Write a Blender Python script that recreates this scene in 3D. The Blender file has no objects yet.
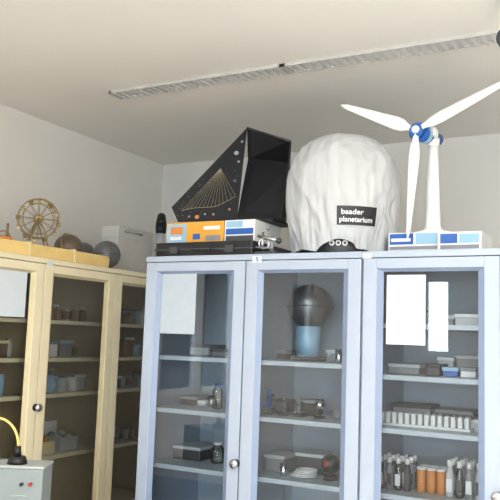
import bpy, bmesh, math, random
from mathutils import Vector, Matrix, noise
random.seed(4)
S=bpy.context.scene
# ------------------------------------------------------------ materials
def lin(c):
    c=c/255.
    return c/12.92 if c<=.04045 else ((c+.055)/1.055)**2.4
def col(t): return (lin(t[0]),lin(t[1]),lin(t[2]),1)
_m={}
def M(name,rgb,rough=.5,metal=0,spec=.5,var=.04,scale=12,bump=0,emit=0,trans=0):
    if name in _m: return _m[name]
    m=bpy.data.materials.new(name);m.use_nodes=True
    nt=m.node_tree;b=nt.nodes['Principled BSDF']
    tc=nt.nodes.new('ShaderNodeTexCoord');n=nt.nodes.new('ShaderNodeTexNoise')
    n.inputs['Scale'].default_value=scale;n.inputs['Detail'].default_value=4
    nt.links.new(tc.outputs['Object'],n.inputs['Vector'])
    r=nt.nodes.new('ShaderNodeValToRGB')
    c=col(rgb)
    r.color_ramp.elements[0].position=.3;r.color_ramp.elements[1].position=.7
    r.color_ramp.elements[0].color=tuple(max(0,x*(1-var)) for x in c[:3])+(1,)
    r.color_ramp.elements[1].color=tuple(min(1,x*(1+var)) for x in c[:3])+(1,)
    nt.links.new(n.outputs['Fac'],r.inputs['Fac']);nt.links.new(r.outputs['Color'],b.inputs['Base Color'])
    b.inputs['Roughness'].default_value=rough;b.inputs['Metallic'].default_value=metal
    b.inputs['Specular IOR Level'].default_value=spec
    if trans: b.inputs['Transmission Weight'].default_value=trans
    if bump:
        bp=nt.nodes.new('ShaderNodeBump');bp.inputs['Strength'].default_value=bump
        n2=nt.nodes.new('ShaderNodeTexNoise');n2.inputs['Scale'].default_value=scale*6
        nt.links.new(tc.outputs['Object'],n2.inputs['Vector'])
        nt.links.new(n2.outputs['Fac'],bp.inputs['Height']);nt.links.new(bp.outputs['Normal'],b.inputs['Normal'])
    if emit:
        b.inputs['Emission Color'].default_value=c;b.inputs['Emission Strength'].default_value=emit
    _m[name]=m
    return m
def glassmat(name,tint=(.93,.96,.96),ior=1.5,rough=.0,boost=1.0):
    m=bpy.data.materials.new(name);m.use_nodes=True;nt=m.node_tree
    for n in list(nt.nodes): nt.nodes.remove(n)
    o=nt.nodes.new('ShaderNodeOutputMaterial');mx=nt.nodes.new('ShaderNodeMixShader')
    t=nt.nodes.new('ShaderNodeBsdfTransparent');t.inputs[0].default_value=tint+(1,)
    g=nt.nodes.new('ShaderNodeBsdfGlossy');g.inputs['Roughness'].default_value=rough
    fr=nt.nodes.new('ShaderNodeFresnel');fr.inputs[0].default_value=ior
    mu=nt.nodes.new('ShaderNodeMath');mu.operation='MULTIPLY';mu.inputs[1].default_value=boost;mu.use_clamp=True
    nt.links.new(fr.outputs[0],mu.inputs[0]);nt.links.new(mu.outputs[0],mx.inputs[0])
    nt.links.new(t.outputs[0],mx.inputs[1]);nt.links.new(g.outputs[0],mx.inputs[2]);nt.links.new(mx.outputs[0],o.inputs[0])
    return m
PANE=glassmat('door_glass',(.92,.96,.98),boost=2.6)
CLEAR=glassmat('clear_glassware',(.85,.9,.92),boost=1.5)
# ------------------------------------------------------------ builder
class B:
    def __init__(s,name,mats):
        s.name=name;s.bm=bmesh.new();s.mats=mats
    def _fin(s,vs,mi,smooth=False):
        fs=set(f for v in vs for f in v.link_faces)
        for f in fs: f.material_index=mi;f.smooth=smooth
    def box(s,x0,x1,y0,y1,z0,z1,mi=0,bev=0,rot=None):
        g=bmesh.ops.create_cube(s.bm,size=1)['verts']
        c=Vector(((x0+x1)/2,(y0+y1)/2,(z0+z1)/2));d=(x1-x0,y1-y0,z1-z0)
        for v in g: v.co=Vector((v.co.x*d[0],v.co.y*d[1],v.co.z*d[2]))
        if rot: bmesh.ops.rotate(s.bm,verts=g,cent=(0,0,0),matrix=rot)
        for v in g: v.co+=c
        if bev:
            es=list(set(e for v in g for e in v.link_edges))
            r=bmesh.ops.bevel(s.bm,geom=es,offset=bev,segments=2,affect='EDGES',profile=.5)
            for f in r['faces']: f.material_index=mi
            vs=set(v for f in r['faces'] for v in f.verts);s._fin(list(vs),mi)
        else: s._fin(g,mi)
    def cyl(s,p0,p1,r0,r1=None,mi=0,n=20,smooth=True):
        if r1 is None:r1=r0
        p0=Vector(p0);p1=Vector(p1);d=p1-p0
        q=d.to_track_quat('Z','Y').to_matrix().to_4x4();q.translation=(p0+p1)/2
        g=bmesh.ops.create_cone(s.bm,cap_ends=True,segments=n,radius1=r0,radius2=max(r1,1e-5),depth=d.length,matrix=q)['verts']
        s._fin(g,mi,False)
        if smooth:
            for f in set(f for v in g for f in v.link_faces):
                if len(f.verts)==4: f.smooth=True
    def sph(s,c,r,mi=0,sc=(1,1,1),n=24):
        m=Matrix.Translation(c)@Matrix.Diagonal((r*sc[0],r*sc[1],r*sc[2],1))
        g=bmesh.ops.create_uvsphere(s.bm,u_segments=n,v_segments=n//2,radius=1,matrix=m)['verts'];s._fin(g,mi,True)
    def lathe(s,c,prof,mi=0,n=32):
        c=Vector(c);rings=[]
        for (r,z) in prof:
            rings.append([s.bm.verts.new(c+Vector((r*math.cos(2*math.pi*i/n),r*math.sin(2*math.pi*i/n),z))) for i in range(n)])
        for a,b in zip(rings,rings[1:]):
            for i in range(n):
                f=s.bm.faces.new((a[i],a[(i+1)%n],b[(i+1)%n],b[i]));f.smooth=True;f.material_index=mi
        for k,rg in ((0,rings[0]),(1,rings[-1])):
            if prof[0 if k==0 else -1][0]>1e-4:
                f=s.bm.faces.new(rg if k else rg[::-1]);f.material_index=mi
    def tube(s,pts,r,mi=0,n=8,closed=False):
        pts=[Vector(p) for p in pts];rings=[];L=len(pts)
        for i,p in enumerate(pts):
            a=pts[(i-1)%L] if (closed or i>0) else p; b=pts[(i+1)%L] if (closed or i<L-1) else p
            d=(b-a).normalized();q=d.to_track_quat('Z','Y')
            rings.append([s.bm.verts.new(p+q@Vector((r*math.cos(2*math.pi*k/n),r*math.sin(2*math.pi*k/n),0))) for k in range(n)])
        pr=list(zip(rings,rings[1:]))
        if closed: pr.append((rings[-1],rings[0]))
        for a,b in pr:
            for k in range(n):
                f=s.bm.faces.new((a[k],a[(k+1)%n],b[(k+1)%n],b[k]));f.smooth=True;f.material_index=mi
        if not closed:
            for rg in (rings[0],rings[-1]):
                f=s.bm.faces.new(rg);f.material_index=mi
    def ring(s,c,nrm,R,r,mi=0,n=40,m=8,a0=0,a1=360):
        c=Vector(c);q=Vector(nrm).normalized().to_track_quat('Z','Y')
        full=(a1-a0)>=360
        k=n if full else n+1
        pts=[c+q@Vector((R*math.cos(math.radians(a0+(a1-a0)*i/n)),R*math.sin(math.radians(a0+(a1-a0)*i/n)),0)) for i in range(k)]
        s.tube(pts,r,mi,m,closed=full)
    def poly(s,pts,mi=0,smooth=False):
        f=s.bm.faces.new([s.bm.verts.new(Vector(p)) for p in pts]);f.material_index=mi;f.smooth=smooth
        return f
    def slab(s,pts,off,mi=0):
        off=Vector(off);a=[s.bm.verts.new(Vector(p)) for p in pts];b=[s.bm.verts.new(Vector(p)+off) for p in pts]
        n=len(a);fs=[s.bm.faces.new(a),s.bm.faces.new(b[::-1])]
        for i in range(n): fs.append(s.bm.faces.new((a[i],b[i],b[(i+1)%n],a[(i+1)%n])))
        for f in fs:f.material_index=mi
    def done(s,recalc=True):
        if recalc: bmesh.ops.recalc_face_normals(s.bm,faces=s.bm.faces)
        me=bpy.data.meshes.new(s.name);s.bm.to_mesh(me);s.bm.free()
        for m in s.mats: me.materials.append(m)
        o=bpy.data.objects.new(s.name,me);S.collection.objects.link(o)
        return o
# ------------------------------------------------------------ common colours
white=M('white_plastic',(226,226,224),.45);black=M('black_plastic',(22,22,24),.45)
dgrey=M('dark_grey',(62,64,68),.5);mgrey=M('mid_grey',(130,132,136),.5);lgrey=M('light_grey',(185,188,190),.5)
blue=M('blue_plastic',(30,90,170),.35);lblue=M('pale_blue',(145,185,210),.4);red=M('red_plastic',(160,40,30),.4)
orange=M('orange_plastic',(205,130,65),.45);yellow=M('yellow_print',(222,160,55),.5);green=M('green_plastic',(100,140,100),.5)
metal=M('steel',(200,200,205),.25,1);brass=M('brass',(165,138,88),.4,.7);wood=M('wood_brown',(130,90,55),.6,var=.15)
cream=M('cream',(226,208,160),.55);paper=M('paper',(205,213,220),.8,var=.02);brown=M('brown_pot',(110,85,65),.5)
# ------------------------------------------------------------ room
XL,XR,YB,YF,H=-3.12,2.6,-3.0,4.38,2.77
wallm=M('wall_plaster',(222,219,214),.9,var=.02,scale=3,bump=.04);ceilm=M('ceiling_paint',(238,235,230),.9,var=.015,scale=2,bump=.03)
floorm=M('floor_linoleum',(195,188,178),.5,var=.08,scale=20)
def wall(name,x0,x1,y0,y1,z0,z1,mat=wallm):
    b=B(name,[mat]);b.box(x0,x1,y0,y1,z0,z1);return b.done()
wall('floor',XL-.2,XR+.2,YB-.2,YF+.2,-.1,0,floorm)
wall('ceiling',XL-.2,XR+.2,YB-.2,YF+.2,H,H+.1,ceilm)
wall('wall_back',XL-.2,XR+.2,YF,YF+.2,0,H)
wall('wall_right',XR,XR+.2,YB,YF,0,H)
def wall_open(name,axis,c0,c1,a0,a1,wins):
    b=B(name,[wallm])
    def bx(u0,u1,z0,z1):
        if u1-u0<1e-4: return
        if axis=='x': b.box(c0,c1,u0,u1,z0,z1)
        else: b.box(u0,u1,c0,c1,z0,z1)
    cur=a0
    for (u0,u1,z0,z1) in wins:
        bx(cur,u0,0,H);bx(u0,u1,0,z0);bx(u0,u1,z1,H);cur=u1
    bx(cur,a1,0,H);return b.done()
winm=M('window_frame_white',(235,235,232),.4)
wl=[(-1.75,-1.25,1.35,2.15),(-.15,.95,1.1,2.3)]
wr=[(-2.32,-1.99,1.42,2.3),(-.5,.9,.95,2.4),(1.2,2.3,.95,2.4)]
wall_open('wall_left','x',XL-.2,XL,YB,YF,wl)
wall_open('wall_rear','y',YB-.2,YB,XL-.2,XR+.2,wr)
wn=1
def window(axis,c,u0,u1,z0,z1,dens,inward):
    global wn
    b=B('window_%d'%wn,[winm,PANE]);wn+=1
    def bx(a,bb,za,zb,mi=0,t=.03):
        if axis=='x': b.box(c-t,c+t,a,bb,za,zb,mi)
        else: b.box(a,bb,c-t,c+t,za,zb,mi)
    w=.05;mid=(u0+u1)/2
    bx(u0,u0+w,z0,z1);bx(u1-w,u1,z0,z1);bx(u0+w,u1-w,z0,z0+w);bx(u0+w,u1-w,z1-w,z1)
    if u1-u0>.6:
        bx(mid-.05,mid+.05,z0+w,z1-w)
        bx(u0+w,mid-.05,z0+w,z1-w,1,.003);bx(mid+.05,u1-w,z0+w,z1-w,1,.003)
    else: bx(u0+w,u1-w,z0+w,z1-w,1,.003)
    b.done()
    L=bpy.data.lights.new('daylight','AREA');L.shape='RECTANGLE';L.size=(u1-u0)-.02;L.size_y=(z1-z0)-.02;L.energy=dens*(u1-u0)*(z1-z0);L.color=(.84,.92,1)
    o=bpy.data.objects.new('daylight_window',L);S.collection.objects.link(o)
    d=Vector(inward);o.rotation_euler=d.to_track_quat('-Z','Z').to_euler()
    p=Vector((c,mid,(z0+z1)/2)) if axis=='x' else Vector((mid,c,(z0+z1)/2))
    o.location=p-d*.12
for w in wl: window('x',XL-.06,*w,dens=75,inward=(1,0,0))
for w in wr: window('y',YB-.06,*w,dens=46,inward=(0,1,0))
# ------------------------------------------------------------ ceiling louvre lights
chrome=M('louvre_chrome',(240,240,240),.4,.5);lampw=M('lamp_housing',(190,188,184),.5)
def louvre(x0,x1,y0,y1,name='louvre_ceiling_light'):
    b=B(name,[lampw,chrome,white])
    z=H-.014
    b.box(x0,x1,y0,y0+.004,z,H,0);b.box(x0,x1,y1-.004,y1,z,H,0);b.box(x0,x0+.012,y0,y1,z,H,0);b.box(x1-.012,x1,y0,y1,z,H,0)
    b.box(x0,x1,y0+.004,y1-.004,H-.002,H,2)
    x=x0+.03
    while x<x1-.02:
        b.slab([(x-.009,y0+.004,z),(x+.009,y0+.004,z),(x+.002,y0+.004,H-.003),(x-.002,y0+.004,H-.003)],(0,y1-y0-.008,0),1);x+=.040
    return b.done()
louvre(-2.42,-1.445,2.895,2.995);louvre(-1.441,.2,2.895,2.995)
for yy in (.3,-1.6):
    louvre(-1.6,1.6,yy,yy+.1)
    L=bpy.data.lights.new('tube','AREA');L.shape='RECTANGLE';L.size=3.1;L.size_y=.08;L.energy=55;L.color=(1,.94,.85)
    o=bpy.data.objects.new('fluorescent_tube_light',L);S.collection.objects.link(o);o.location=(0,yy+.05,H-.02)
b=B('added_uplight_stand',[mgrey,white])  # unseen stand, added to carry the fill light below
b.cyl((1.3,.3,0),(1.3,.3,.03),.15,mi=0);b.cyl((1.3,.3,.03),(1.3,.3,1.8),.014,mi=0);b.lathe((1.3,.3,1.8),[(.02,0),(.10,.04),(.17,.10),(.165,.10),(.09,.045),(0,.02)],1);b.done()
L=bpy.data.lights.new('added_uplight','AREA');L.shape='DISK';L.size=.3;L.energy=115;L.color=(1,.955,.88)  # added upward fill, out of view, to brighten the ceiling
o=bpy.data.objects.new('added_ceiling_fill',L);S.collection.objects.link(o);o.location=(1.3,.3,1.91);o.rotation_euler=(math.pi,0,0)
b=B('ceiling_loudspeaker',[black,dgrey])
b.cyl((-.425,2.63,H),(-.425,2.63,2.66),.008,mi=1);b.sph((-.425,2.63,2.618),.042,0);b.cyl((-.425,2.63,2.618),(-.425,2.57,2.60),.03,.036,0);b.cyl((-.425,2.63,H-.012),(-.425,2.63,H),.03,mi=1);b.done()
# ------------------------------------------------------------ cabinets
def cabinet(name,W,nd,D,Ht,cf,ci,cs,cin,shelves,knobs,glass_marg=(.078,.07)):
    b=B(name,[cf,ci,cs,cin,PANE,metal,black])
    dw=W/nd;t=.018
    b.box(0,t,.022,D,0,Ht-.025,0);b.box(W-t,W,.022,D,0,Ht-.025,0);b.box(t,W-t,D-t,D,0,Ht-.025,3)
    b.box(-.002,W+.002,.0,D,Ht-.025,Ht,0,bev=.003);b.box(t,W-t,.03,D-t,0,.08,0)
    for i in range(1,nd): b.box(i*dw-.012,i*dw+.012,.025,D-t,.08,Ht-.025,3)
    for i in range(nd):
        x0=i*dw+.003;x1=(i+1)*dw-.003;z0=.085;z1=Ht-.028;f=.052;g=glass_marg[0];
        for (a,c,d,e) in ((x0,x0+f,z0,z1),(x1-f,x1,z0,z1),(x0+f,x1-f,z1-.038,z1),(x0+f,x1-f,z0,z0+f)):
            b.box(a,c,0.0,.02,d,e,0,bev=.002)
        ix0=x0+f;ix1=x1-f;iz1=z1-.038;iz0=z0+f;k=g-.055
        b.slab([(ix0,.004,iz0),(ix0+k,.016,iz0),(ix0,.018,iz0)],(0,0,iz1-iz0),1)
        b.slab([(ix1,.004,iz0),(ix1,.018,iz0),(ix1-k,.016,iz0)],(0,0,iz1-iz0),1)
        b.slab([(ix0,.004,iz1),(ix0,.018,iz1),(ix0,.016,iz1-.012)],(ix1-ix0,0,0),1)
        b.slab([(ix0,.004,iz0),(ix0,.018,iz0),(ix0,.016,iz0+.02)],(ix1-ix0,0,0),1)
        b.poly([(ix0+.002,.0165,iz0),(ix1-.002,.0165,iz0),(ix1-.002,.0165,iz1),(ix0+.002,.0165,iz1)],4)
        for z in shelves[i%len(shelves)]:
            b.box(i*dw+.013,(i+1)*dw-.013,.045,D-t,z-.018,z,2)
    for (kx,kz) in knobs:
        b.cyl((kx,0,kz),(kx,-.018,kz),.008,mi=5);b.sph((kx,-.026,kz),.019,5,(1,.6,1));b.cyl((kx,-.001,kz),(kx,-.004,kz),.016,mi=6)
    return b.done(recalc=True)
cb=M('cabinet_blue_frame',(166,176,192),.38,var=.02);cbi=M('cabinet_blue_bead',(126,140,166),.35,var=.02)
cbs=M('cabinet_blue_shelf',(192,202,210),.45);cbin=M('cabinet_blue_inside',(168,180,190),.6,var=.03)
A=cabinet('glass_door_cabinet',1.004,2,.5,1.89,cb,cbi,cbs,cbin,[[.1,.4,.7,1.0,1.235,1.46],[.1,.4,.7,1.0,1.235,1.46]],[(.492,1.05)])
A.location=(-1.98,2.69,0)
Bc=cabinet('glass_door_cabinet',1.004,2,.5,1.89,cb,cbi,cbs,cbin,[[.1,.4,.7,1.0,1.235,1.43,1.62]],[(.492,1.05)])
Bc.location=(-.972,2.69,0)
yb=M('cabinet_cream_frame',(230,218,186),.4,var=.02);ybi=M('cabinet_cream_bead',(208,193,154),.4,var=.02)
ybs=M('cabinet_cream_shelf',(240,228,192),.45);ybin=M('cabinet_cream_inside',(236,219,184),.6,var=.03)
W3=.525*4
E=cabinet('cream_glass_door_cabinet',W3,4,.5,1.885,yb,ybi,ybs,ybin,[[.1,.35,.65,.96,1.25,1.42,1.60]],[(.515,1.20)],(.075,.07))
E.rotation_euler=(0,0,math.radians(90));E.location=(-2.5,2.088,0)
def sheet(name,pts,mat,extra=None):
    b=B(name,[mat]);b.poly(pts,0);return b.done()
bluep=M('paper_cool',(176,185,194),.8,var=.03,scale=30)
sheet('taped_paper',[(-1.900,2.7045,1.822),(-1.722,2.7045,1.822),(-1.722,2.7045,1.555),(-1.900,2.7045,1.555)],bluep)
sheet('taped_paper',[(-.882,2.7045,1.80),(-.735,2.7045,1.80),(-.735,2.7045,1.543),(-.882,2.7045,1.543)],paper)
sheet('taped_paper',[(-2.514,2.33,1.81),(-2.514,2.515,1.81),(-2.514,2.515,1.605),(-2.514,2.33,1.605)],paper)
def label(name,c,w,h,n,ch=''):
    b=B(name,[paper,dgrey]);n=Vector(n);u=Vector((0,0,1)).cross(n).normalized()
    p=Vector(c)
    b.slab([p-u*w-Vector((0,0,h)),p+u*w-Vector((0,0,h)),p+u*w+Vector((0,0,h)),p-u*w+Vector((0,0,h))],n*.001,0)
    q=p+n*.0015
    if ch=='5':
        for (a,c2,d,e) in ((-.004,.004,.006,.008),(-.004,-.002,0,.008),(-.004,.004,-.001,.001),(.002,.004,-.008,0),(-.004,.004,-.008,-.006)):
            b.slab([q+u*a+Vector((0,0,d)),q+u*c2+Vector((0,0,d)),q+u*c2+Vector((0,0,e)),q+u*a+Vector((0,0,e))],n*.0004,1)
    return b.done()
label('number_label',(-1.425,2.689,1.868),.022,.014,(0,-1,0),'5')
label('number_label',(-.955,2.689,1.872),.018,.010,(0,-1,0))
label('number_label',(-2.499,2.64,1.862),.020,.010,(1,0,0))
# ------------------------------------------------------------ planetarium dome draped with white cloth
cloth=bpy.data.materials.new('sheer_white_cloth');cloth.use_nodes=True
nt=cloth.node_tree;pb=nt.nodes['Principled BSDF'];pb.inputs['Base Color'].default_value=col((212,213,214));pb.inputs['Roughness'].default_value=.85
wv=nt.nodes.new('ShaderNodeTexNoise');wv.inputs['Scale'].default_value=8;wv.inputs['Distortion'].default_value=1.2;tc=nt.nodes.new('ShaderNodeTexCoord')
mpn=nt.nodes.new('ShaderNodeMapping');mpn.inputs['Scale'].default_value=(1,1,.5)
nt.links.new(tc.outputs['Object'],mpn.inputs['Vector']);nt.links.new(mpn.outputs['Vector'],wv.inputs['Vector'])
bp=nt.nodes.new('ShaderNodeBump');bp.inputs['Strength'].default_value=.8;bp.inputs['Distance'].default_value=.03
nt.links.new(wv.outputs['Fac'],bp.inputs['Height']);nt.links.new(bp.outputs['Normal'],pb.inputs['Normal'])
tr=nt.nodes.new('ShaderNodeBsdfTranslucent');tr.inputs[0].default_value=col((222,224,224));mx=nt.nodes.new('ShaderNodeMixShader');mx.inputs[0].default_value=.22
nt.links.new(pb.outputs[0],mx.inputs[1]);nt.links.new(tr.outputs[0],mx.inputs[2])
nt.links.new(mx.outputs[0],nt.nodes['Material Output'].inputs[0])
DC=Vector((-1.180,3.0,0))
prof=[(0.0,2.437),(.03,2.437),(.07,2.433),(.11,2.422),(.15,2.401),(.189,2.366),(.217,2.322),(.235,2.275),(.243,2.23),(.245,2.19),(.241,2.13),(.234,2.07),(.226,2.02),(.217,1.97),(.210,1.93),(.207,1.905)]
front=math.atan2(-3.0,1.185)
la0,la1,lz0,lz1=front-.10,front+.61,2.012,2.088
def dome_r(z):
    for (r0,z0),(r1,z1) in zip(prof,prof[1:]):
        if z<=z0 and z>=z1: return r0+(r1-r0)*(z0-z)/(z0-z1+1e-9)
    return prof[-1][0]
def ridge(v): return (1-abs(noise.noise(v))*2.2)
def dome_pt(a,z,off=0):
    r=dome_r(z);k=max(0,(2.40-z)/.5)
    c,s_=math.cos(a),math.sin(a)
    d=(a-(la0+la1)/2+math.pi)%(2*math.pi)-math.pi
    da=max(0,abs(d)-(la1-la0)/2-.03)*.24;dz=max(0,abs(z-(lz0+lz1)/2)-(lz1-lz0)/2-.006)
    mask=min(1,math.hypot(da,dz)/.035)
    fold=.009*k*(ridge(Vector((c*4,s_*4,z*1.6+3)))-.5)+.006*k*(ridge(Vector((c*9,s_*9,z*3)))-.5)
    fold+=.009*noise.noise(Vector((c*3,s_*3,z*5)))+.007*(ridge(Vector((c*4+z*6,s_*4-z*5,z*4)))-.5)
    r=max(0,r+fold*mask*min(1,r/.1))+off
    return DC+Vector((r*c,r*s_,z))
b=B('draped_planetarium_dome',[cloth,black,white,dgrey])
n=240;zs=[]
for (r0,z0),(r1,z1) in zip(prof,prof[1:]):
    for k in range(5): zs.append(z0+(z1-z0)*k/5 if z0!=z1 else z0)
zs=sorted(set([round(z,5) for z in zs]+[1.905]),reverse=True)[1:]
top=b.bm.verts.new(DC+Vector((0,0,2.4375)));rings=[]
for z in zs:
    rg=[]
    for i in range(n):
        a=2*math.pi*i/n
        zz=z
        if z<2.0:
            d=(a-(front-.12)+math.pi)%(2*math.pi)-math.pi
            arch=max(0,1-(d/.42)**2)*.045+.008*math.sin(a*5)+.008
            zz=2.0-(2.0-z)*(1-max(0,arch)/(2.0-1.905))
        rg.append(b.bm.verts.new(dome_pt(a,zz)))
    rings.append(rg)
for i in range(n):
    f=b.bm.faces.new((top,rings[0][i],rings[0][(i+1)%n]));f.smooth=True
for r0,r1 in zip(rings,rings[1:]):
    for i in range(n):
        f=b.bm.faces.new((r0[i],r1[i],r1[(i+1)%n],r0[(i+1)%n]));f.smooth=True
b.lathe(DC,[(.182,1.89),(.187,1.90),(.187,1.985),(.17,2.0),(.0,2.0)],1,64)
for da in (-.12,.02,.16,.5,-.5):
    a=front+da-.1;p=DC+Vector((.186*math.cos(a),.186*math.sin(a),1.943));d=Vector((math.cos(a),math.sin(a),0))
    b.cyl(p,p+d*.006,.011,mi=2);b.cyl(p+d*.005,p+d*.009,.006,mi=3)
N=30
for j in range(4):
    for i in range(N):
        q=[]
        for (ii,jj) in ((i,j),(i+1,j),(i+1,j+1),(i,j+1)):
            a=la0+(la1-la0)*ii/N;z=lz0+(lz1-lz0)*jj/4
            q.append(dome_pt(a,z,.003))
        b.poly(q,1,True)
def text_on(b,txt,a_start,z0,h,mi,wscale=1):
    cu=bpy.data.curves.new('t','FONT');cu.body=txt;cu.size=h;cu.offset=.0006;o=bpy.data.objects.new('t',cu);S.collection.objects.link(o)
    bpy.context.view_layer.update()
    me=bpy.data.meshes.new_from_object(o.evaluated_get(bpy.context.evaluated_depsgraph_get()))
    tb=bmesh.new();tb.from_mesh(me);bmesh.ops.triangulate(tb,faces=tb.faces)
    mp={}
    for v in tb.verts:
        a=a_start+v.co.x*wscale/.235;mp[v.index]=b.bm.verts.new(dome_pt(a,z0+v.co.y,.0045))
    for f in tb.faces:
        try: g=b.bm.faces.new([mp[v.index] for v in f.verts]);g.material_index=mi
        except: pass
    tb.free();bpy.data.objects.remove(o);bpy.data.meshes.remove(me);bpy.data.curves.remove(cu)
text_on(b,'baader',front-.03,2.055,.029,2,1.15)
text_on(b,'planetarium',front-.06,2.025,.029,2,1.02)
b.done(recalc=False)
# ------------------------------------------------------------ star-chart case
starb=M('chart_black',(24,25,30),.5,spec=.35);gold=M('chart_gold',(150,138,108),.5);pink=M('chart_pink',(175,125,115),.5);purple=M('chart_violet',(95,76,125),.5);pale=M('chart_pale',(150,162,168),.6)
b=B('open_star_chart_case',[starb,gold,orange,pink,purple,pale,dgrey])
L0=Vector((-1.932,2.85,2.070));L1=Vector((-1.975,2.86,2.137));BR=Vector((-1.676,2.95,2.085));T=Vector((-1.696,3.05,2.543))
nrm=(BR-L0).cross(T-L0).normalized()
if nrm.y>0:nrm=-nrm
L1=L1-nrm*((L1-L0).dot(nrm))
b.slab([L0,BR,T,L1],-nrm*.008,0)
def pl(s,t):
    lo=L0.lerp(BR,s);hi=L1.lerp(T,s);return lo.lerp(hi,t)+nrm*.0015
def strip(p,q,w,mi):
    d=(q-p).normalized();u=d.cross(nrm)*w
    b.poly([p-u,q-u,q+u,p+u],mi)
def dot(p,r,mi):
    e1=(BR-L0).normalized();e2=nrm.cross(e1);b.poly([p+nrm*.001+e1*(r*math.cos(i*math.pi/6))+e2*(r*math.sin(i*math.pi/6)) for i in range(12)],mi)
apex=pl(.66,.78)
arc=[]
for i in range(14):
    u=i/13
    arc.append(pl(.10+.84*u,.46-.26*math.sin(min(1,u*1.35)*math.pi/2)+.14*max(0,u-.6)))
for i,p in enumerate(arc):
    strip(apex,p,.0006,1)
    if i: strip(arc[i-1],p,.0011,1)
for (s,t,r,m) in ((.20,.14,.005,3),(.33,.09,.010,2),(.46,.12,.005,5),(.60,.09,.006,3),(.86,.12,.006,3),(.9,.45,.008,4),(.93,.66,.006,5),(.88,.80,.011,5),(.95,.88,.006,5)):
    dot(pl(s,t),r,m)
random.seed(8)
for i in range(50): dot(pl(random.random()*.96+.02,random.random()*.94+.03),.0012,5)
TR=Vector((-1.415,2.95,2.425));C1=Vector((-1.723,3.12,2.405));C2=Vector((-1.49,3.10,2.355));RB=Vector((-1.455,3.0,2.068))
b.slab([T,TR,C2,C1],(0,.004,.006),0);b.slab([C1,C2,RB,BR],(0,.008,0),0)
b.tube([T,TR],.004,6,6);b.tube([TR,C2],.0035,6,6);b.tube([TR,RB+Vector((.0,-.03,0))],.003,0,6)
b.slab([TR,C2,RB,RB+Vector((.005,-.06,0))],(.005,0,0),0)
b.box(-1.93,-1.455,2.88,3.08,2.058,2.07,0)
b.done(recalc=True)
b=B('flat_black_case',[black,dgrey,metal])
b.box(-1.962,-1.472,2.73,3.15,1.89,1.955,0,bev=.006);b.box(-1.966,-1.468,2.726,3.154,1.920,1.925,1)
for x in (-1.86,-1.58): b.box(x-.02,x+.02,2.719,2.728,1.905,1.935,1,bev=.002)
b.tube([(-1.76,2.728,1.92),(-1.76,2.712,1.92),(-1.68,2.712,1.92),(-1.68,2.728,1.92)],.004,1);b.done()
def printed_box(name,x0,x1,y0,y1,z0,z1,base,prints,mats):
    b=B(name,[base]+mats);b.box(x0,x1,y0,y1,z0,z1,0,bev=.0015)
    for (s0,s1,t0,t1,mi) in prints:
        X0=x0+(x1-x0)*s0;X1=x0+(x1-x0)*s1;Z0=z0+(z1-z0)*t0;Z1=z0+(z1-z0)*t1
        b.box(X0,X1,y0-.0012-.0002*mi,y0-.0003,Z0,Z1,mi)
    return b.done()
printed_box('astronomy_kit_box',-1.958,-1.655,2.80,3.12,1.956,2.055,yellow,[(.02,.36,.08,.92,1),(.08,.30,.45,.8,2),(.48,.60,.2,.45,5),(.66,.94,.62,.78,3),(.70,.95,.12,.36,4),(.08,.28,.2,.35,3)],[lblue,orange,white,mgrey,blue])
printed_box('paperback_book_stack',-1.65,-1.50,2.80,3.05,1.956,2.055,white,[(.05,.95,.05,.3,2),(.05,.95,.36,.62,1),(.05,.6,.68,.95,3)],[blue,dgrey,lblue])
b=B('optical_bench_clamp',[metal,dgrey,mgrey])
b.box(-1.465,-1.36,2.73,2.80,1.89,1.905,1,bev=.002)
b.cyl((-1.44,2.76,1.905),(-1.44,2.76,1.99),.006,mi=0);b.cyl((-1.395,2.76,1.905),(-1.395,2.76,1.97),.009,mi=2)
b.cyl((-1.462,2.76,1.975),(-1.36,2.75,1.95),.007,mi=0);b.sph((-1.36,2.75,1.95),.013,1);b.ring((-1.43,2.755,1.94),(0.2,-1,.1),.022,.004,0);b.cyl((-1.46,2.74,1.925),(-1.38,2.735,1.918),.004,mi=2);b.cyl((-1.42,2.77,1.905),(-1.42,2.77,2.01),.004,mi=0);b.sph((-1.42,2.77,2.01),.010,2);b.done()
# ------------------------------------------------------------ wind turbine model
tw=M('turbine_white',(230,229,224),.35,var=.01)
b=B('model_wind_turbine',[tw,blue,black,lblue])
tx,ty=-.785,2.99
b.lathe((tx,ty,0),[(.075,1.987),(.075,1.996),(.042,2.004),(.031,2.02),(.028,2.1),(.023,2.25),(.018,2.375),(.0,2.38)],0,32)
hub=Vector((-.820,2.86,2.392))
b.cyl((hub.x,2.90,2.392),(tx,3.06,2.398),.034,.026,1,28);b.sph((tx,3.06,2.398),.026,0)
b.cyl((hub.x,2.885,2.392),(hub.x+.002,2.905,2.392),.038,mi=1,n=28);b.cyl((hub.x+.008,2.93,2.392),(hub.x+.012,2.95,2.394),.0355,mi=3,n=28)
b.cyl((tx,ty,2.355),(tx,ty,2.385),.024,mi=0);b.box(hub.x+.03,hub.x+.055,2.94,2.99,2.385,2.42,0,bev=.003)
b.cyl((hub.x,2.85,2.392),(hub.x,2.886,2.392),.026,.03,1,24);b.sph((hub.x,2.85,2.392),.016,0,(1,.8,1))
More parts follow.
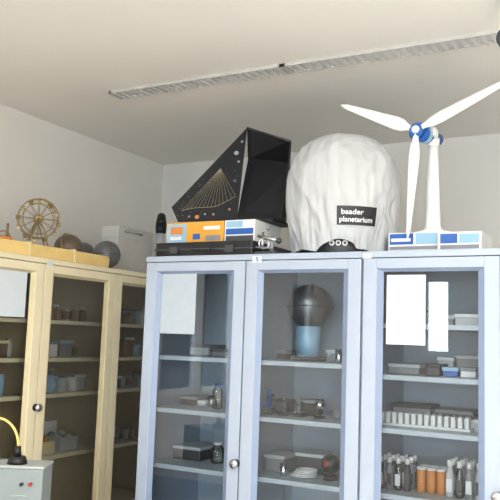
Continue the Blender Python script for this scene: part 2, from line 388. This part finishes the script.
def blade(tip,wmax):
    tip=Vector(tip);d=(tip-hub);L=d.length;d.normalize();s=d.cross(Vector((0,-1,0))).normalized()
    prof=[(.04,.010,.010),(.10,.013,.010),(.17,.5*wmax,.007),(.25,.56*wmax,.006),(.45,.46*wmax,.005),(.7,.34*wmax,.004),(.92,.22*wmax,.003),(1.0,.08*wmax,.002)]
    rings=[]
    for (k,w,t) in prof:
        c=hub+d*(L*k);rg=[];tw_=math.radians(22*(1-k))
        for i in range(12):
            a=2*math.pi*i/12;x=w*math.cos(a);y=t*math.sin(a)
            rg.append(b.bm.verts.new(c+s*(x*math.cos(tw_)-y*math.sin(tw_))+Vector((0,-1,0))*(x*math.sin(tw_)+y*math.cos(tw_))))
        rings.append(rg)
    for p,q in zip(rings,rings[1:]):
        for i in range(12):
            f=b.bm.faces.new((p[i],p[(i+1)%12],q[(i+1)%12],q[i]));f.smooth=True
    b.bm.faces.new(rings[0]);b.bm.faces.new(rings[-1])
blade((-1.142,2.86,2.533),.050);blade((-.445,2.86,2.560),.050);blade((-.846,2.845,1.955),.040)
b.done()
printed_box('turbine_kit_box',-.938,-.735,2.89,3.10,1.89,1.986,white,[(.03,.5,.5,.95,1),(.06,.45,.62,.76,2),(.03,.97,.28,.42,3),(.55,.97,.5,.95,4),(.6,.8,.6,.85,1)],[blue,white,mgrey,lblue])
printed_box('electronics_kit_box',-.73,-.568,2.86,3.06,1.89,1.978,white,[(.05,.45,.5,.92,1),(.5,.95,.5,.9,3),(.05,.95,.25,.42,4),(.6,.9,.6,.75,1)],[blue,white,lblue,mgrey])
b=B('desk_clamp',[dgrey,black]);b.box(-.50,-.44,2.85,2.92,1.89,1.93,0,bev=.006);b.cyl((-.47,2.88,1.93),(-.47,2.88,1.975),.012,mi=1);b.sph((-.47,2.88,1.98),.018,1);b.done()
# ------------------------------------------------------------ on top of cream cabinet
roll=M('birch_board',(230,198,128),.55,var=.10,scale=8)
b=B('long_birch_trough',[roll,cream,orange])
y0,y1=1.98,3.07
sec=[(-2.50,1.885),(-2.497,1.925),(-2.505,1.942),(-2.53,1.948),(-2.58,1.942),(-2.585,1.885)]
b.slab([(x,y0,z) for x,z in sec],(0,y1-y0,0),0)
b.box(-2.62,-2.52,y0,2.42,1.945,1.958,2,bev=.004)
for yy in (2.2,2.5,2.8): b.box(-2.5875,-2.494,yy,yy+.008,1.886,1.9495,1)
b.done()
gsph=M('matte_grey_ball',(98,100,102),.35,.2);bsph=M('brown_globe',(98,84,70),.45,var=.25,scale=20)
b=B('hollow_grey_sphere',[gsph,dgrey]);b.sph((-2.60,3.17,1.967),.075,0,n=36);b.ring((-2.60,3.17,1.967),(0,0,1),.0755,.002,1);b.cyl((-2.60,3.17,1.885),(-2.60,3.17,1.90),.035,mi=1);b.done()
b=B('small_globe',[bsph,brass]);b.sph((-2.70,2.98,1.98),.075,0,n=36);b.ring((-2.70,2.98,1.98),(1,.3,.2),.080,.003,1);b.cyl((-2.70,2.98,1.885),(-2.70,2.98,1.91),.04,.02,1);b.done()
b=B('grey_ball',[gsph,brass]);b.sph((-2.79,3.20,1.975),.068,0,n=30);b.cyl((-2.79,3.20,1.885),(-2.79,3.20,1.91),.04,.02,1);b.done()
wbox=M('grey_white_case',(196,193,188),.5)
b=B('instrument_case',[wbox,lgrey,metal])
b.box(-2.80,-2.68,3.36,3.70,1.885,2.16,0,bev=.006);b.box(-2.804,-2.676,3.356,3.704,2.09,2.096,1)
b.tube([(-2.68,3.42,2.13),(-2.66,3.42,2.13),(-2.66,3.56,2.13),(-2.68,3.56,2.13)],.006,2);b.done()
b=B('small_telescope',[lgrey,black,metal])
b.cyl((-2.60,3.66,1.885),(-2.60,3.66,1.90),.05,mi=1);b.cyl((-2.60,3.66,1.90),(-2.60,3.66,2.15),.024,mi=0);b.cyl((-2.60,3.66,2.15),(-2.60,3.66,2.20),.03,.034,1);b.cyl((-2.60,3.66,2.20),(-2.60,3.66,2.25),.034,.026,1);b.sph((-2.60,3.66,2.25),.026,1);b.ring((-2.60,3.66,2.05),(0,0,1),.027,.005,2);b.done()
wm=M('wheel_bronze',(150,130,92),.4,.5);b=B('model_ferris_wheel',[wm,cream,brass,wood])
wc=Vector((-2.74,2.79,2.11));nn=Vector((.80,-.58,.0)).normalized();side=nn.cross(Vector((0,0,1))).normalized();up=Vector((0,0,1));R=.10
for o in (-.018,.018):
    c=wc+nn*o;b.ring(c,nn,R,.0032,0,48,6);b.ring(c,nn,R*.78,.002,0,40,6);b.ring(c,nn,.02,.004,2,20,6)
    for i in range(12):
        a=i*math.pi/6;d=side*math.cos(a)+up*math.sin(a);b.cyl(c+d*.015,c+d*R,.0016,mi=0,n=6)
for i in range(12):
    a=i*math.pi/6+.1;p=wc+(side*math.cos(a)+up*math.sin(a))*R
    b.cyl(p-nn*.02,p+nn*.02,.002,mi=0,n=6);b.box(p.x-.008,p.x+.008,p.y-.008,p.y+.008,p.z-.022,p.z-.006,i%2 and 1 or 2);b.box(p.x-.010,p.x+.010,p.y-.010,p.y+.010,p.z-.005,p.z-.002,0)
b.cyl(wc-nn*.045,wc+nn*.045,.006,mi=2)
for o in (-.04,.04):
    for sgn in (-1,1):
        b.cyl(wc+nn*o,wc+nn*o+side*(.07*sgn)-up*(wc.z-1.91),.004,mi=0,n=8)
q=Matrix.Rotation(math.atan2(side.y,side.x),3,'Z');b.box(wc.x-.09,wc.x+.09,wc.y-.055,wc.y+.055,1.885,1.912,3,bev=.003,rot=q)
b.done()
b=B('steam_engine_model',[wm,brass,wood]) 
ex,ey=-2.76,2.58
b.box(ex-.05,ex+.05,ey-.05,ey+.05,1.885,1.905,2,bev=.003);b.cyl((ex,ey-.03,1.97),(ex,ey+.04,1.97),.028,mi=1);b.cyl((ex,ey-.02,1.905),(ex,ey-.02,1.97),.006,mi=0);b.cyl((ex,ey+.03,1.905),(ex,ey+.03,1.97),.006,mi=0);b.cyl((ex,ey+.03,1.97),(ex,ey+.03,2.06),.008,.006,0);b.ring((ex+.03,ey-.02,1.98),(1,-.4,0),.035,.003,0);b.done()
# ------------------------------------------------------------ contents helpers
def jar(name,x,y,z,r,h,body,cap):
    b=B(name,[body,cap]);b.lathe((x,y,z),[(r*.9,0.001),(r,.006),(r,h*.7),(r*.55,h*.85),(r*.5,h*.9)],0,20);b.cyl((x,y,z+h*.88),(x,y,z+h),r*.6,mi=1);return b.done()
def cup(name,x,y,z,r,h,mat,handle=True):
    b=B(name,[mat]);b.lathe((x,y,z),[(r*.8,0.001),(r*.9,.004),(r,h),(r*.9,h),(r*.78,.008),(0,.008)],0,24)
    if handle:b.ring((x+r,y,z+h*.5),(0,1,0),h*.28,.003,0,20,6)
    return b.done()
def crate(name,x0,x1,y0,y1,z0,z1,mat,lid):
    b=B(name,[mat,lid]);b.box(x0,x1,y0,y1,z0+.001,z1-.012,0,bev=.003);b.box(x0-.003,x1+.003,y0-.003,y1+.003,z1-.014,z1,1,bev=.002);return b.done()
def scope(name,x,y,z,s,m1,m2):
    b=B(name,[m1,m2]);b.box(x-.03*s,x+.03*s,y-.04*s,y+.04*s,z+.001,z+.012,0,bev=.003);b.cyl((x,y+.025*s,z+.01),(x,y+.025*s,z+.09*s),.008*s,mi=0)
    b.cyl((x,y+.02*s,z+.085*s),(x,y-.03*s,z+.075*s),.009*s,mi=0);b.cyl((x,y-.02*s,z+.035*s),(x,y-.015*s,z+.115*s),.011*s,mi=1);b.box(x-.022*s,x+.022*s,y-.04*s,y+.01*s,z+.028*s,z+.034*s,1);return b.done()
# ------------------------------------------------------------ contents, blue cabinets
vg=M('dome_dark_steel',(96,100,106),.28,.6)
b=B('van_de_graaff_generator',[vg,lblue,dgrey])
b.sph((-1.31,2.97,1.69),.098,0,n=40);b.cyl((-1.31,2.97,1.475),(-1.31,2.97,1.61),.05,mi=1,n=32);b.cyl((-1.31,2.97,1.461),(-1.31,2.97,1.478),.075,mi=2,n=32);b.ring((-1.31,2.97,1.69),(0,0,1),.099,.003,2);b.done()  # column's pale blue stands in for a window reflection on the door glass
cup('measuring_cup',-1.135,2.88,1.46,.018,.055,metal,False)
crate('instrument_box',-1.43,-1.39,2.9,3.05,1.46,1.50,dgrey,mgrey);crate('instrument_box',-1.21,-1.165,2.93,3.08,1.46,1.51,mgrey,lgrey)
crate('storage_box',-1.90,-1.80,2.95,3.1,1.46,1.51,lgrey,mgrey);crate('storage_box',-1.77,-1.66,2.93,3.08,1.46,1.495,mgrey,dgrey);jar('glass_flask',-1.62,2.95,1.46,.02,.06,CLEAR,dgrey)
jar('glass_flask',-1.70,2.88,1.235,.024,.11,CLEAR,blue);jar('glass_flask',-1.655,2.92,1.235,.02,.09,lblue,white);jar('glass_flask',-1.61,2.90,1.235,.018,.07,lgrey,white)
cup('steel_beaker',-1.755,2.93,1.235,.022,.05,metal,False)
crate('storage_box',-1.93,-1.84,2.93,3.08,1.235,1.275,dgrey,mgrey);crate('storage_box',-1.83,-1.79,2.93,3.08,1.235,1.26,lgrey,white)
scope('student_microscope',-1.43,2.86,1.235,.9,black,blue);scope('student_microscope',-1.36,2.86,1.235,.75,black,metal);scope('student_microscope',-1.29,2.85,1.235,.65,dgrey,mgrey)
crate('meter_box',-1.455,-1.39,2.93,3.02,1.235,1.29,dgrey,black);crate('meter_box',-1.34,-1.25,2.92,3.0,1.235,1.30,black,mgrey)
b=B('steel_ball_on_stand',[metal,black]);b.cyl((-1.205,2.86,1.236),(-1.205,2.86,1.245),.022,mi=1);b.cyl((-1.205,2.86,1.245),(-1.205,2.86,1.27),.005,mi=1);b.sph((-1.205,2.86,1.288),.022,0);b.done()
cup('steel_beaker',-1.14,2.9,1.235,.02,.04,mgrey,False)
b=B('plasma_globe',[black,red,metal]);gx,gy=-1.15,2.85
b.cyl((gx,gy,1.002),(gx,gy,1.02),.03,.024,mi=0);b.sph((gx,gy,1.06),.034,0);b.ring((gx,gy,1.06),(0.3,-1,0.1),.037,.003,0);b.sph((gx-.006,gy-.024,1.066),.014,1);b.done()
b=B('coiled_cable',[white])
for k in range(4): b.ring((-1.26+.004*k,2.84,1.009+.007*k),(0,.0,1),.05-.003*k,.0035,0,30,6)
b.done()
crate('storage_box',-1.45,-1.36,2.86,3.0,1.0,1.07,mgrey,lgrey);cup('steel_beaker',-1.34,2.82,1.0,.018,.05,metal,False);crate('instrument_box',-1.34,-1.21,2.93,3.05,1.0,1.08,dgrey,lgrey)
crate('storage_box',-1.92,-1.78,2.88,3.05,1.0,1.06,dgrey,lgrey);jar('glass_flask',-1.70,2.9,1.0,.03,.09,CLEAR,white);jar('glass_flask',-1.63,2.9,1.0,.026,.08,mgrey,white)
crate('grey_instrument_box',-.66,-.575,2.84,3.0,1.62,1.665,lgrey,white);crate('grey_instrument_box',-.72,-.67,2.86,3.0,1.62,1.66,mgrey,lgrey)
crate('storage_box',-.93,-.82,2.86,3.05,1.62,1.69,lgrey,mgrey);crate('storage_box',-.92,-.80,2.86,3.05,1.43,1.47,mgrey,lgrey)
crate('multimeter_case',-.765,-.715,2.83,2.95,1.43,1.475,dgrey,black);crate('multimeter_case',-.705,-.65,2.84,2.96,1.43,1.465,blue,lblue);crate('multimeter_case',-.64,-.585,2.84,2.96,1.43,1.468,white,mgrey)
crate('multimeter_case',-.76,-.70,2.98,3.08,1.43,1.50,lgrey,white);crate('multimeter_case',-.69,-.60,2.99,3.08,1.43,1.51,mgrey,lgrey)
b=B('sample_tube_rack',[white,lgrey,dgrey,mgrey])
b.box(-.95,-.60,2.82,2.90,1.236,1.246,0,bev=.002);b.box(-.95,-.60,2.885,2.895,1.246,1.275,0)
for i in range(14):
    x=-.935+.0247*i;b.box(x-.008,x+.008,2.825,2.862,1.246,1.286,0,bev=.002);b.cyl((x,2.843,1.286),(x,2.843,1.292),.006,mi=3,n=12)
b.done()
crate('storage_box',-.595,-.53,2.86,3.02,1.235,1.28,lgrey,white);crate('storage_box',-.93,-.78,2.95,3.08,1.235,1.31,mgrey,dgrey);crate('storage_box',-.76,-.62,2.95,3.08,1.235,1.30,dgrey,mgrey)
def bottles(x0,nx,ny,dx,r,h,cols,capm):
    b=B('reagent_bottles',cols+[capm,dgrey]);k=len(cols)
    for j in range(ny):
        for i in range(nx):
            x=x0+dx*i;y=2.83+.05*j;z=1.0
            b.lathe((x,y,z),[(r*.9,.001),(r,.005),(r,h*.62),(r*.55,h*.78),(r*.5,h*.86)],(i+j)%k,16);b.cyl((x,y,z+h*.82),(x,y,z+h),r*.66,mi=k,n=16);b.box(x-r*.7,x+r*.7,y-r-.001,y-r*.6,z+h*.15,z+h*.5,k+1 if i%2 else k)
    b.done()
bottles(-.935,4,3,.034,.0135,.12,[dgrey,mgrey,CLEAR],white)
b=B('orange_chemical_beakers',[orange,white])
for i in range(3):
  for j in range(2):
    x=-.785+.037*i;y=2.85+.045*j;b.lathe((x,y,1.0),[(.014,.001),(.0165,.004),(.0165,.085),(.0145,.085),(.013,.008),(0,.008)],0,18);b.cyl((x,y,1.083),(x,y,1.093),.0175,mi=1,n=18)
b.done()
bottles(-.675,5,3,.035,.0145,.13,[lgrey,CLEAR,mgrey],white)
# ------------------------------------------------------------ contents of the cream cabinet
random.seed(11)
pal=[white,lgrey,mgrey,brown,cream,wood,dgrey,lblue,dgrey,brown]
def coil(x,y,z,r,m1,m2):
    b=B('wire_coil',[m1,m2]);b.cyl((x,y,z+.001),(x,y,z+.008),r,mi=0);b.cyl((x,y,z+.008),(x,y,z+.05),r*.7,mi=1);b.cyl((x,y,z+.05),(x,y,z+.057),r,mi=0)
    for k in range(5): b.ring((x,y,z+.012+.008*k),(0,0,1),r*.72,.003,1,24,6)
    b.cyl((x,y,z+.057),(x,y,z+.07),r*.2,mi=0);b.done()
def fill(z,y0,y1,hmax,x=-2.60):
    y=y0
    while y<y1-.035:
        k=random.random();m1=random.choice(pal);m2=random.choice(pal)
        if k<.28:
            w=random.uniform(.04,.09)
            if y+w>y1:break
            h=random.uniform(.5,1)*hmax;crate('cardboard_box',x-.14,x-random.uniform(0,.02),y,y+w,z,z+h,m1,m2);y+=w+.010
        elif k<.55:
            r=random.uniform(.015,.026)
            if y+2*r>y1:break
            jar('storage_jar',x-.03,y+r,z,r,random.uniform(.7,1)*hmax,m1,m2);y+=2*r+.008
        elif k<.72:
            if y+.056>y1:break
            coil(x-.035,y+.028,z,.026,m1,random.choice((wood,brown,brass)));y+=.064
        elif k<.86:
            if y+.07>y1:break
            scope('student_microscope',x-.04,y+.035,z,.8,random.choice((black,dgrey,mgrey)),random.choice((metal,brass,lblue)));y+=.076
        else:
            r=random.uniform(.022,.03)
            if y+2*r>y1:break
            cup('ceramic_mug',x-.035,y+r,z,r,min(hmax,.06),m1,False);y+=2*r+.010
for z,hm in ((1.25,.12),(1.42,.12),(1.60,.10)): fill(z,2.13,2.57,hm)
fill(.96,2.13,2.57,.15)
fill(1.42,2.66,3.08,.10);fill(1.60,2.66,3.08,.10)
for z,hm in ((1.25,.12),(1.42,.11),(1.60,.1),(.96,.16)): fill(z,3.19,3.6,hm)
for z in (1.25,1.42,1.60): fill(z,2.66,3.08,.12,x=-2.78)
for i,y in enumerate((2.80,2.875,2.95)): cup('ceramic_mug',-2.60,y,1.25,.032,.07+.012*(i==0),[lblue,lgrey,white][i])
crate('cardboard_box',-2.73,-2.62,2.67,2.755,1.25,1.34,mgrey,dgrey);crate('cardboard_box',-2.73,-2.62,3.0,3.08,1.25,1.33,lgrey,white)
def basket(name,x0,x1,y0,y1,z0,z1,m,fill):
    b=B(name,[m]+fill);t=.005
    b.box(x0,x1,y0,y1,z0+.001,z0+.006,0);b.box(x0,x0+t,y0,y1,z0+.006,z1,0);b.box(x1-t,x1,y0,y1,z0+.006,z1,0);b.box(x0+t,x1-t,y0,y0+t,z0+.006,z1,0);b.box(x0+t,x1-t,y1-t,y1,z0+.006,z1,0)
    for i in range(14):
        r=random.uniform(.014,.022);b.sph((random.uniform(x0+.025,x1-.025),random.uniform(y0+.025,y1-.025),random.uniform(z0+.03,z1+.01)),r,1+i%len(fill),n=12)
    return b.done()
wireg=M('green_wire',(120,165,125),.5);wired=M('copper_wire',(165,115,75),.5)
basket('parts_basket',-2.72,-2.58,2.70,2.84,.96,1.02,cream,[wired,orange,dgrey]);basket('parts_basket',-2.72,-2.58,2.87,3.0,.96,1.03,lgrey,[wireg,white])
basket('parts_basket',-2.87,-2.74,2.72,2.86,.96,1.09,green,[wireg,white]);basket('parts_basket',-2.87,-2.74,2.88,3.02,.96,1.09,white,[wireg,white,lblue])
# ------------------------------------------------------------ lab bench with power supply
bt=M('bench_top',(190,188,180),.4);bl=M('bench_body',(170,172,170),.5)
b=B('laboratory_bench',[bt,bl]);b.box(-2.35,-1.62,1.0,2.35,.85,.88,0,bev=.003);b.box(-2.32,-1.68,1.04,2.31,.05,.85,1);b.box(-2.28,-1.72,1.08,2.27,0,.05,1)
for k in range(3):
    y=1.08+.41*k;b.box(-1.68,-1.675,y,y+.38,.1,.82,0,bev=.002);b.cyl((-1.668,y+.1,.72),(-1.668,y+.28,.72),.006,mi=1)
b.done()
yaw=math.radians(28.5);hh=Vector((-math.sin(yaw),math.cos(yaw),0));rr=Vector((math.cos(yaw),math.sin(yaw),0))
gm=M('power_supply_grey',(134,142,142),.45);ps=M('power_supply_top',(165,171,170),.45);tubey=M('pale_yellow_hose',(226,196,110),.4)
b=B('power_supply_unit',[gm,ps,black,red,white,tubey])
q=Matrix.Rotation(yaw,3,'Z');ctr=hh*2.74+rr*(-.69-.16)
b.box(ctr.x-.16,ctr.x+.16,ctr.y-.065,ctr.y+.065,.881,1.07,0,bev=.004,rot=q);b.box(ctr.x-.163,ctr.x+.163,ctr.y-.068,ctr.y+.068,1.07,1.080,1,bev=.003,rot=q)
fc=hh*2.673
for (l,z,r_,mi) in ((-.73,1.02,.006,3),(-.76,1.02,.006,2),(-.88,.99,.018,2)):
    p=fc+rr*l+Vector((0,0,z));b.cyl(p,p-hh*.014,r_,mi=mi)
for k in range(4):
    p=fc+rr*(-.80)+Vector((0,0,.92+.02*k));b.cyl(p,p+rr*.06,.0025,mi=1)
pl0=hh*2.72+rr*(-.795)
b.cyl(pl0+Vector((0,0,1.08)),pl0+Vector((0,0,1.105)),.036,.028,2);b.cyl(pl0+Vector((0,0,1.105)),pl0+Vector((0,0,1.14)),.013,.010,2)
pts=[]
for i in range(15):
    a=math.pi*i/14*.8;pts.append(pl0+rr*(-.08+.08*math.cos(a))+Vector((0,0,1.135+.10*math.sin(a))))
b.tube(pts,.005,5,8)
b.done()
# ------------------------------------------------------------ world + camera
w=bpy.data.worlds.new('World');S.world=w;w.use_nodes=True
w.node_tree.nodes['Background'].inputs[0].default_value=(.75,.86,1,1);w.node_tree.nodes['Background'].inputs[1].default_value=4
cam=bpy.data.cameras.new('camera');co=bpy.data.objects.new('camera',cam);S.collection.objects.link(co);S.camera=co
cam.sensor_width=36;cam.lens=54;cam.clip_start=.05
th=math.radians(6.65);ph=math.radians(2.0)
F=hh*math.cos(th)+Vector((0,0,1))*math.sin(th);U=-hh*math.sin(th)+Vector((0,0,1))*math.cos(th)
R2=rr*math.cos(ph)+U*math.sin(ph);U2=U*math.cos(ph)-rr*math.sin(ph)
m=Matrix((( R2.x,U2.x,-F.x),(R2.y,U2.y,-F.y),(R2.z,U2.z,-F.z))).to_4x4();m.translation=(0,0,1.55);co.matrix_world=m
S.view_settings.view_transform='Standard';S.view_settings.exposure=0.25
